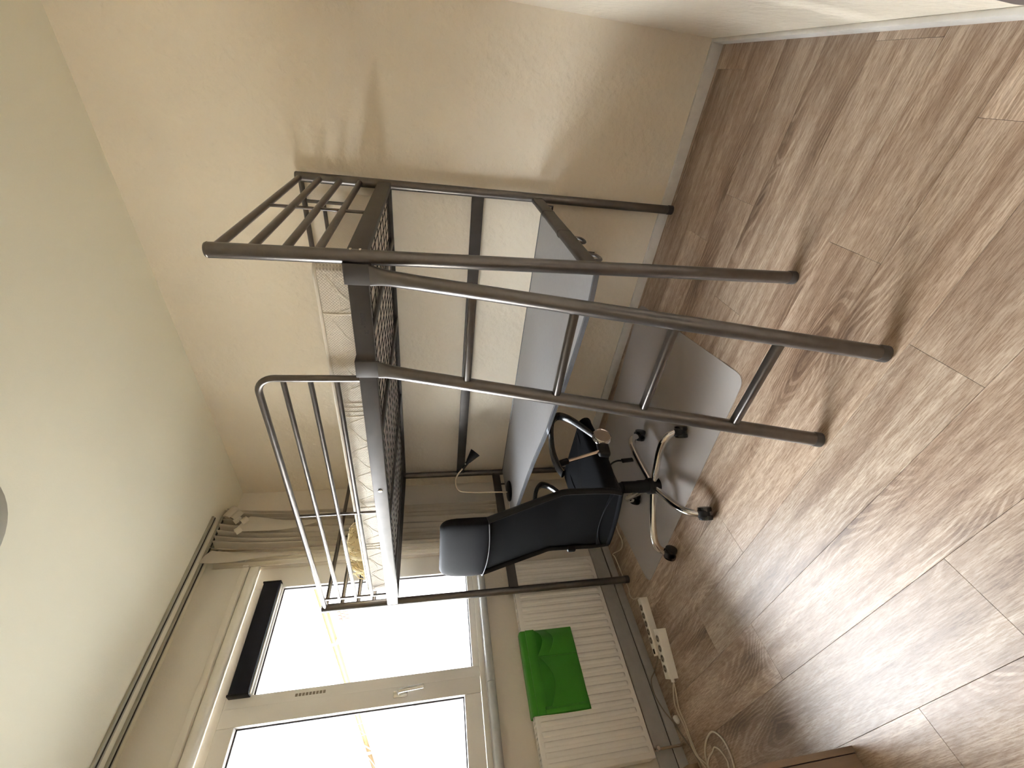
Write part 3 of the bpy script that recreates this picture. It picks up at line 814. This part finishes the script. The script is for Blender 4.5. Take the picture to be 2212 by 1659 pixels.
# head rest pad
hp = MB(); rings = []
prof = [(1.030, 0.012, 0.975), (1.036, 0.019, 0.99), (1.050, 0.022, 1.0), (1.09, 0.023, 1.005), (1.13, 0.023, 1.0), (1.17, 0.0225, 0.99), (1.195, 0.022, 0.965), (1.213, 0.021, 0.925), (1.226, 0.019, 0.87), (1.234, 0.015, 0.81), (1.238, 0.009, 0.76)]
for z, hx, ws in prof:
    ring = []; t = (z - 1.03) / 0.21
    for j in range(36):
        a = 2 * PI * j / 36; ca, sa = math.cos(a), math.sin(a)
        s = math.copysign(abs(sa) ** 0.35, sa)
        xc = -1.196 - 0.004 * math.sin(PI * t) + 0.008 * t - 0.012 * (1 - s * s)
        ring.append(Vector((xc + hx * math.copysign(abs(ca) ** 0.4, ca), CY + 0.206 * ws * s, z)))
    rings.append(ring)
head = hp.loft(rings).build('headrest', 'leather_black', ch, ang=60)
MB().tube([Vector((-1.200 - 0.012 * (1 - s * s) - 0.018, CY + 0.2 * s, 1.040 - 0.012 * (1 - s * s))) for s in [-1 + 2 * j / 20 for j in range(21)]], 0.0019, 6).build('piping', 'seam_grey', head)
# arm rests
for s in (-1, 1):
    y = CY + s * 0.276
    pts = smooth_path([(-1.035, y, 0.690), (-0.985, y, 0.705), (-0.900, y, 0.708), (-0.790, y, 0.690), (-0.700, y, 0.664), (-0.652, y, 0.632), (-0.645, y, 0.603), (-0.668, y, 0.562), (-0.725, y, 0.515), (-0.812, y, 0.455)], 6)
    rings = []
    for i, p in enumerate(pts):
        d = (pts[min(i + 1, len(pts) - 1)] - pts[max(i - 1, 0)]).normalized(); n = Vector((-d.z, 0, d.x)); t = i / (len(pts) - 1)
        hw = 0.024 if t < 0.6 else 0.024 - 0.008 * (t - 0.6) / 0.4
        ht = 0.009 + 0.003 * math.sin(PI * t)
        rings.append([p + Vector((0, hw * math.copysign(abs(math.cos(a)) ** 0.6, math.cos(a)), 0)) + n * (ht * math.copysign(abs(math.sin(a)) ** 0.6, math.sin(a))) for a in [2 * PI * k / 14 for k in range(14)]])
    arm = MB().loft(rings).build('armrest', 'arm_black', ch, ang=60)
    MB().tube([(-0.964, y, 0.664), (-0.906, y, 0.478)], 0.0095, 12).build('strut', 'tan_rod', arm)
    MB().tube([(-0.975, y, 0.698), (-0.960, y, 0.650)], 0.015, 12).build('strut_socket', 'black_plastic', arm)
    MB().bar((-0.935, y, 0.455), (-0.795, y, 0.432), 0.036, 0.058, bev=0.014, seg=3).build('arm_mount', 'black_plastic', arm)
    MB().lathe([(0.040, 0), (0.047, 0.004), (0.047, 0.026), (0.044, 0.030), (0.041, 0.027), (0.004, 0.026)], (-0.828, y + s * 0.006, 0.440), (0, s, 0), 28).build('pivot_cap', 'chrome', arm)
    MB().bar((-0.86, CY + s * 0.14, 0.392), (-0.86, y, 0.425), 0.07, 0.016, bev=0.004).build('arm_bracket', 'black_plastic', arm)
# column and star base
MB().lathe([(0.020, 0.0), (0.034, 0.004), (0.034, 0.10), (0.031, 0.105), (0.031, 0.19), (0.026, 0.195), (0.022, 0.25)], (CX, CY, 0.085), (0, 0, 1), 24).build('column', 'black_plastic', ch)
MB().lathe([(0.030, 0.0), (0.042, 0.006), (0.044, 0.05), (0.040, 0.068)], (CX, CY, 0.062), (0, 0, 1), 24).build('hub', 'black_plastic', ch)
for k in range(5):
    a = math.radians(-7.3 + 72 * k); d = Vector((math.cos(a), math.sin(a), 0)); o = Vector((CX, CY, 0))
    pts = smooth_path([o + d * 0.030 + Vector((0, 0, 0.098)), o + d * 0.12 + Vector((0, 0, 0.108)), o + d * 0.22 + Vector((0, 0, 0.116)), o + d * 0.285 + Vector((0, 0, 0.112)), o + d * 0.322 + Vector((0, 0, 0.094)), o + d * 0.340 + Vector((0, 0, 0.064))], 5)
    lg = MB().tube(pts, 0.0185, 14, flat=(0.0185, 0.0165)).build('leg', 'chrome', ch)
    sw = a + [0.5, -0.7, 1.1, 0.4, -1.0][k]
    sd = Vector((math.cos(sw), math.sin(sw), 0)); ax = Vector((-sd.y, sd.x, 0))
    c = o + d * 0.342 + sd * 0.012
    cs = MB().lathe([(0.022, -0.020), (0.028, -0.013), (0.028, 0.013), (0.022, 0.020)], c + Vector((0, 0, 0.044)), ax, 18).build('caster', 'black_plastic', lg)
    wh = MB()
    for e in (-1, 1):
        wh.lathe([(0.020, -0.012), (0.0300, -0.009), (0.0315, 0.0), (0.0300, 0.009), (0.020, 0.012)], c + ax * (e * 0.0185) + Vector((0, 0, 0.0346)), ax, 22)
    wh.build('wheel', 'arm_black', lg)
lv = MB().tube(smooth_path([(-0.86, CY - 0.05, 0.350), (-0.835, CY - 0.095, 0.342), (-0.812, CY - 0.10, 0.300), (-0.812, CY - 0.100, 0.262)], 5), 0.0045, 8).build('height_lever', 'black_plastic', ch)
MB().tube([(-0.812, CY - 0.100, 0.266), (-0.806, CY - 0.100, 0.205)], 0.011, 10, flat=(0.014, 0.008)).build('lever_grip', 'arm_black', lv)

# ------------------------------------------------------------------ chair mat
def rounded_poly(P, r, n=6):
    out = []
    for i in range(len(P)):
        a, b, c = Vector(P[i - 1]), Vector(P[i]), Vector(P[(i + 1) % len(P)])
        u = (a - b).normalized(); w = (c - b).normalized()
        s = b + u * r; e = b + w * r
        for k in range(n + 1):
            t = k / n; out.append(tuple((s * (1 - t) ** 2 + b * 2 * t * (1 - t) + e * t * t)))
    return out
cm = MB().prism(rounded_poly([(-0.022, -1.652), (-1.010, -1.800), (-1.125, -0.372), (-0.150, -0.235)], 0.06), 0.0004, 0.0030).build('chair_mat', 'milky_plastic')
tag(cm, 'translucent milky plastic floor mat under the office chair', 'mat')

# ------------------------------------------------------------------ desk lamp
lp = thing('desk_lamp', 'small black gooseneck lamp with a cream neck on the desk', 'lamp', (-0.365, -0.330, 0.722))
MB().lathe([(0.068, 0.0), (0.072, 0.003), (0.071, 0.012), (0.060, 0.018), (0.012, 0.020)], (-0.365, -0.335, 0.7225), (0, 0, 1), 28).build('base', 'lamp_black', lp)
neck = [(-0.365, -0.324, 0.738), (-0.362, -0.328, 0.85), (-0.359, -0.331, 0.95), (-0.354, -0.338, 1.055), (-0.341, -0.356, 1.093), (-0.311, -0.396, 1.107), (-0.286, -0.429, 1.095), (-0.262, -0.462, 1.064), (-0.252, -0.476, 1.050)]
MB().tube(smooth_path(neck, 6), 0.0052, 10).build('neck', 'cream_tube', lp)
a, b = Vector((-0.258, -0.468, 1.057)), Vector((-0.191, -0.555, 0.968))
Lc = (b - a).length
sh = MB().lathe([(0.008, 0), (0.0115, 0.006), (0.0125, Lc * 0.40), (0.0165, Lc * 0.44), (0.0385, Lc), (0.0345, Lc), (0.014, Lc * 0.55)], a, b - a, 24).build('shade', 'lamp_black', lp)
MB().lathe([(0.004, 0), (0.004, 0.004)], a + (b - a) * 0.30 + Vector((-0.008, -0.006, 0.008)), Vector((-0.6, -0.5, 0.5)), 10).build('switch', 'white_plastic', sh)
MB().tube(smooth_path([(-0.365, -0.300, 0.740), (-0.380, -0.270, 0.728), (-0.430, -0.245, 0.727), (-0.470, -0.215, 0.727), (-0.490, -0.188, 0.715), (-0.495, -0.185, 0.60), (-0.500, -0.150, 0.35)], 5), 0.0032, 8).build('power_cord', 'cord_white', lp)

# ------------------------------------------------------------------ power strips and cords on the floor
def power_strip(label, p, q, wd, ht, n, sw):
    p, q = Vector(p), Vector(q); d = (q - p).normalized(); s = Vector((d.y, -d.x, 0))
    if s.y < 0: s = -s                       # towards the window wall
    t = thing('power_strip', label, 'power strip', ((p + q) / 2)[:], 'power strips on the floor')
    up = Vector((0, 0, 1))
    sec = [(-0.5, 0.04), (-0.5, 0.84), (-0.46, 0.95), (-0.38, 1.0), (0.38, 1.0), (0.46, 0.95), (0.5, 0.84), (0.5, 0.04)]
    rings = [[p + d * L_ * (q - p).length + s * (wd * a_) + up * (ht * h_ + 0.0005) for a_, h_ in sec] for L_ in (0.0, 1.0)]
    body = MB().loft(rings).build('body', 'white_plastic', t, ang=30)
    nrm = up.copy()
    fc = up * (ht + 0.0005)
    Lt = (q - p).length
    for k in range(n):
        c = p + d * (Lt * (0.10 + (0.80 if not sw else 0.72) * (k + 0.5) / n)) + fc
        MB().lathe([(0.0175, -0.004), (0.0175, 0.0006), (0.002, 0.0006)], c, nrm, 18).build('socket', 'cord_grey', body)
        e = s.cross(nrm)
        hh = MB()
        for g in (-1, 1):
            hh.lathe([(0.0030, 0), (0.0030, 0.0022)], c + d * (0.0085 * g), nrm, 8)
        hh.build('pin_holes', 'hole_dark', body)
    if sw:
        c = p + d * (Lt * 0.93) + fc
        MB().bar(c - d * 0.012 - nrm * 0.004, c + d * 0.012 - nrm * 0.004, 0.016, 0.014, nrm, 0.002).build('switch', 'hole_dark', body)
    MB().tube([q - d * 0.004 + up * ht * 0.45, q + d * 0.016 + up * ht * 0.45], 0.010, 10).build('cord_grip', 'white_plastic', body)
    return t
power_strip('long white power strip with a dark switch lying nearer the radiator', (-1.155, -0.262, 0), (-1.440, -0.200, 0), 0.050, 0.046, 5, True)
power_strip('white four-socket power strip lying in front of the longer strip', (-1.352, -0.322, 0), (-1.566, -0.242, 0), 0.058, 0.050, 4, False)
def cord(label, pts, r, m='cord_white', n=5):
    return tag(MB().tube(smooth_path(pts, n), r, 8).build('cord', m), label, 'cord', 'cords along the skirting')
zc_ = 0.0045
cord('thin white cord looping on the floor below the office chair to the power strip', [(-0.500, -0.300, zc_), (-0.581, -0.283, zc_), (-0.684, -0.258, zc_), (-0.770, -0.262, zc_), (-0.795, -0.200, zc_), (-0.745, -0.060, zc_), (-0.786, -0.075, zc_), (-0.922, -0.083, zc_), (-1.009, -0.100, zc_), (-1.045, -0.080, zc_), (-1.087, -0.110, zc_), (-1.118, -0.190, 0.012), (-1.150, -0.250, 0.016)], 0.0034)
cord('white cord leaving the front power strip, nearer the wall', [(-1.580, -0.232, 0.020), (-1.600, -0.172, 0.008), (-1.640, -0.128, zc_), (-1.680, -0.122, zc_), (-1.724, -0.132, zc_), (-1.786, -0.137, zc_), (-1.849, -0.138, zc_), (-1.915, -0.190, zc_), (-2.05, -0.24, zc_)], 0.0036)
cord('white cord leaving the front power strip, farther from the wall', [(-1.582, -0.242, 0.022), (-1.620, -0.190, 0.008), (-1.674, -0.152, zc_), (-1.738, -0.157, zc_), (-1.796, -0.152, zc_), (-1.865, -0.158, zc_), (-1.922, -0.229, zc_), (-2.04, -0.28, zc_)], 0.0036)
cord('large loop of white cord on the floor at the picture edge', [(-2.03, -0.200, zc_), (-1.919, -0.217, zc_), (-1.870, -0.239, zc_), (-1.837, -0.298, zc_), (-1.824, -0.373, zc_), (-1.843, -0.420, zc_), (-1.880, -0.450, zc_), (-1.927, -0.452, zc_), (-1.962, -0.438, zc_), (-2.05, -0.400, zc_)], 0.0042)
cord('small inner loop of white cord on the floor at the picture edge', [(-2.02, -0.160, 0.010), (-1.909, -0.232, 0.010), (-1.881, -0.312, zc_), (-1.873, -0.350, zc_), (-1.897, -0.388, zc_), (-1.934, -0.405, zc_), (-1.953, -0.393, zc_), (-2.05, -0.350, zc_)], 0.0036)
cord('grey cord running over the grey skirting below the radiator', [(-1.430, -0.170, 0.014), (-1.450, -0.100, 0.010), (-1.470, -0.034, 0.012), (-1.500, -0.027, 0.040), (-1.560, -0.027, 0.052), (-1.640, -0.028, 0.034), (-1.700, -0.040, 0.010), (-1.760, -0.070, zc_), (-1.830, -0.118, zc_), (-1.900, -0.150, zc_), (-2.03, -0.14, zc_)], 0.0034, 'cord_grey')
pl = thing('loose_plug', 'small white plug lying by the skirting among the cords', 'plug', (-1.690, -0.092, 0))
MB().lathe([(0.010, 0), (0.014, 0.004), (0.014, 0.022), (0.008, 0.034)], (-1.690, -0.092, 0.0145), (-0.9, -0.4, 0), 16).build('body', 'white_plastic', pl)
pn = MB()
for e in (-1, 1): pn.tube([(-1.690 + 0.003 * e, -0.092 - 0.0075 * e, 0.0145), (-1.672 + 0.003 * e, -0.084 - 0.0075 * e, 0.0145)], 0.0022, 8)
pn.build('pins', 'chrome', pl)

# ------------------------------------------------------------------ pieces at the picture edge
cb = thing('cabinet', 'plain brown wooden cabinet cut off by the picture edge beside the cords', 'cabinet', (-2.35, -0.95, 0))
MB().box(-2.64, -2.046, -1.134, -0.72, 0.0, 0.72, 0.002).build('body', 'cabinet_wood', cb)
MB().box(-2.062, -2.046, -1.152, -1.134, 0.0, 0.72, 0.0015).build('edge_strip', 'cabinet_wood', cb)
MB().box(-2.640, -2.0645, -1.152, -1.136, 0.004, 0.716, 0.0015).build('door', 'cabinet_wood', cb)
MB().box(-2.66, -2.040, -1.160, -0.72, 0.72, 0.742, 0.002).build('top', 'cabinet_wood', cb)
wbk = thing('wooden_foot', 'pale wooden furniture foot standing by the skirting at the picture edge', 'furniture foot', (-1.99, -0.10, 0))
MB().box(-2.14, -1.882, -0.125, -0.030, 0.0, 0.060, 0.004).build('block', 'block_wood', wbk)
MB().box(-2.14, -1.905, -0.118, -0.036, 0.060, 0.066, 0.002).build('top_plate', 'block_wood', wbk)
dk = thing('dark_panel', 'dark grey-brown board leaning on the white wall at the picture edge', 'board', (-1.62, -2.89, 0))
P = rounded_poly([(-1.338, 0.196), (-1.90, 0.196), (-1.90, 0.86), (-1.338, 0.86)], 0.03)
MB().loft([[Vector((x, y, z)) for x, z in P] for y in (-2.918, -2.905, -2.893)]).build('panel', 'dark_brown', dk, ang=50)
for xx in (-1.50, -1.78):
    MB().box(xx - 0.02, xx + 0.02, -2.916, -2.896, 0.0, 0.20, 0.003).build('leg', 'dark_brown', dk)
cl = thing('ceiling_lamp', 'round grey ceiling lamp cut off by the picture edge', 'lamp', (-1.36, -1.52, HC))
MB().lathe([(0.10, 0.0), (0.205, -0.010), (0.215, -0.030), (0.19, -0.062), (0.11, -0.085), (0.01, -0.092)], (-1.360, -1.520, HC), (0, 0, 1), 40).build('shade', 'lamp_glass', cl)
MB().lathe([(0.218, -0.004), (0.222, -0.012), (0.216, -0.022)], (-1.360, -1.520, HC), (0, 0, 1), 40).build('rim', 'track_metal', cl)

# ------------------------------------------------------------------ outside
gr = MB().box(-60, 60, 0.6, 90, -3.3, -3.0).build('ground', 'street', smooth=False)
struct(gr, 'grey street level outside the window')
hs = thing('neighbour_house', 'pale house across the yard with a brown eaves board coloured dark for eave shade', 'building', (6.5, 20, -3.0))
MB().box(4.14, 9.5, 6.4, 42.0, -3.0, 4.30).build('wall', 'house_wall', hs, smooth=False)
rf_ = MB(); rf_.loft([[Vector((3.80, y, 4.45)), Vector((6.9, y, 6.2)), Vector((10.0, y, 4.45)), Vector((10.0, y, 4.35)), Vector((3.80, y, 4.35))] for y in (6.2, 42.2)])
rf_.build('roof', 'roof_tile', hs, smooth=False)
MB().box(3.97, 4.15, 6.2, 42.2, 4.20, 4.34).build('eaves_board', 'house_fascia_shade', hs, smooth=False)
MB().tube([(3.93, 6.2, 4.38), (3.93, 42.2, 4.38)], 0.07, 10).build('gutter', 'house_gutter', hs)
MB().tube(smooth_path([(3.95, 12.2, 4.30), (4.04, 12.2, 4.0), (4.08, 12.2, 3.6), (4.08, 12.2, -3.0)], 4), 0.05, 10).build('downpipe', 'house_gutter', hs)
for y0, y1 in ((11.0, 11.9), (14.4, 15.8), (18.6, 20.2), (24.0, 26.0)):
    wd_ = MB().box(4.09, 4.15, y0, y1, 1.7, 3.3).build('window', 'house_gutter', hs, smooth=False)
    MB().box(4.07, 4.10, y0 + 0.08, y1 - 0.08, 1.78, 3.22).build('pane', 'sill_grey', wd_, smooth=False)
bp_ = MB().box(4.10, 4.15, 10.40, 11.05, 3.66, 3.98).build('brick_patch', 'brick_joint', hs, smooth=False)
for r_ in range(3):
    for c_ in range(3):
        y0 = 10.42 + c_ * 0.22 - (0.10 if r_ % 2 else 0.0)
        MB().box(4.085, 4.105, max(10.41, y0), min(11.04, y0 + 0.20), 3.675 + r_ * 0.102, 3.76 + r_ * 0.102).build('brick', 'brick_red', bp_, smooth=False)
tc_ = thing('opposite_terrace', 'long grey-roofed terrace across the street seen through the window glare', 'building', (-18, 26, -3.0))
MB().box(-42, 2.6, 22.6, 30.0, -3.0, 3.9).build('wall', 'terrace_wall', tc_, smooth=False)
rt_ = MB(); rt_.loft([[Vector((x_, 22.0, 3.9)), Vector((x_, 22.0, 4.05)), Vector((x_, 24.2, 5.95)), Vector((x_, 28.4, 5.95)), Vector((x_, 30.6, 3.9))] for x_ in (-42.4, 3.0)])
rt_.build('roof', 'roof_tile', tc_, smooth=False)
for k in range(11):
    for z_ in (-1.9, 1.0):
        wd_ = MB().box(-40.2 + k * 4.0, -38.4 + k * 4.0, 22.54, 22.62, z_, z_ + 1.6).build('window', 'house_gutter', tc_, smooth=False)
        MB().box(-40.1 + k * 4.0, -38.5 + k * 4.0, 22.52, 22.55, z_ + 0.1, z_ + 1.5).build('pane', 'sill_grey', wd_, smooth=False)
tr = thing('bare_tree', 'bare leafless tree outside behind the opening sash', 'tree', (0.6, 13.0, -3.0))
rt = random.Random(21)
def branch(mb, p, d, L_, r, depth):
    pts = [p]; q = p.copy(); dd = d.copy()
    for k in range(5):
        dd = (dd + Vector((rt.uniform(-.22, .22), rt.uniform(-.22, .22), rt.uniform(-.08, .16)))).normalized()
        q = q + dd * L_ / 5; pts.append(q.copy())
    mb.tube(pts, [r * (1 - 0.11 * k) for k in range(6)], 5)
    if depth:
        for k in range(4):
            i = rt.randint(2, 5)
            nd = (dd + Vector((rt.uniform(-.9, .9), rt.uniform(-.9, .9), rt.uniform(-.2, .6)))).normalized()
            branch(mb, pts[i], nd, L_ * rt.uniform(.5, .7), r * 0.5, depth - 1)
MB().tube([(0.6, 13.0, -3.0), (0.62, 13.0, 0.2), (0.55, 13.05, 2.6)], [0.11, 0.09, 0.06], 10).build('trunk', 'bark', tr)
bm_ = MB()
for k in range(6):
    a = k * 1.05
    branch(bm_, Vector((0.56, 13.05, 1.5 + 0.2 * k)), Vector((math.cos(a) * .7, math.sin(a) * .7, .8)).normalized(), 1.9, 0.035, 3)
bm_.build('branches', 'bark', tr)['kind'] = 'stuff'
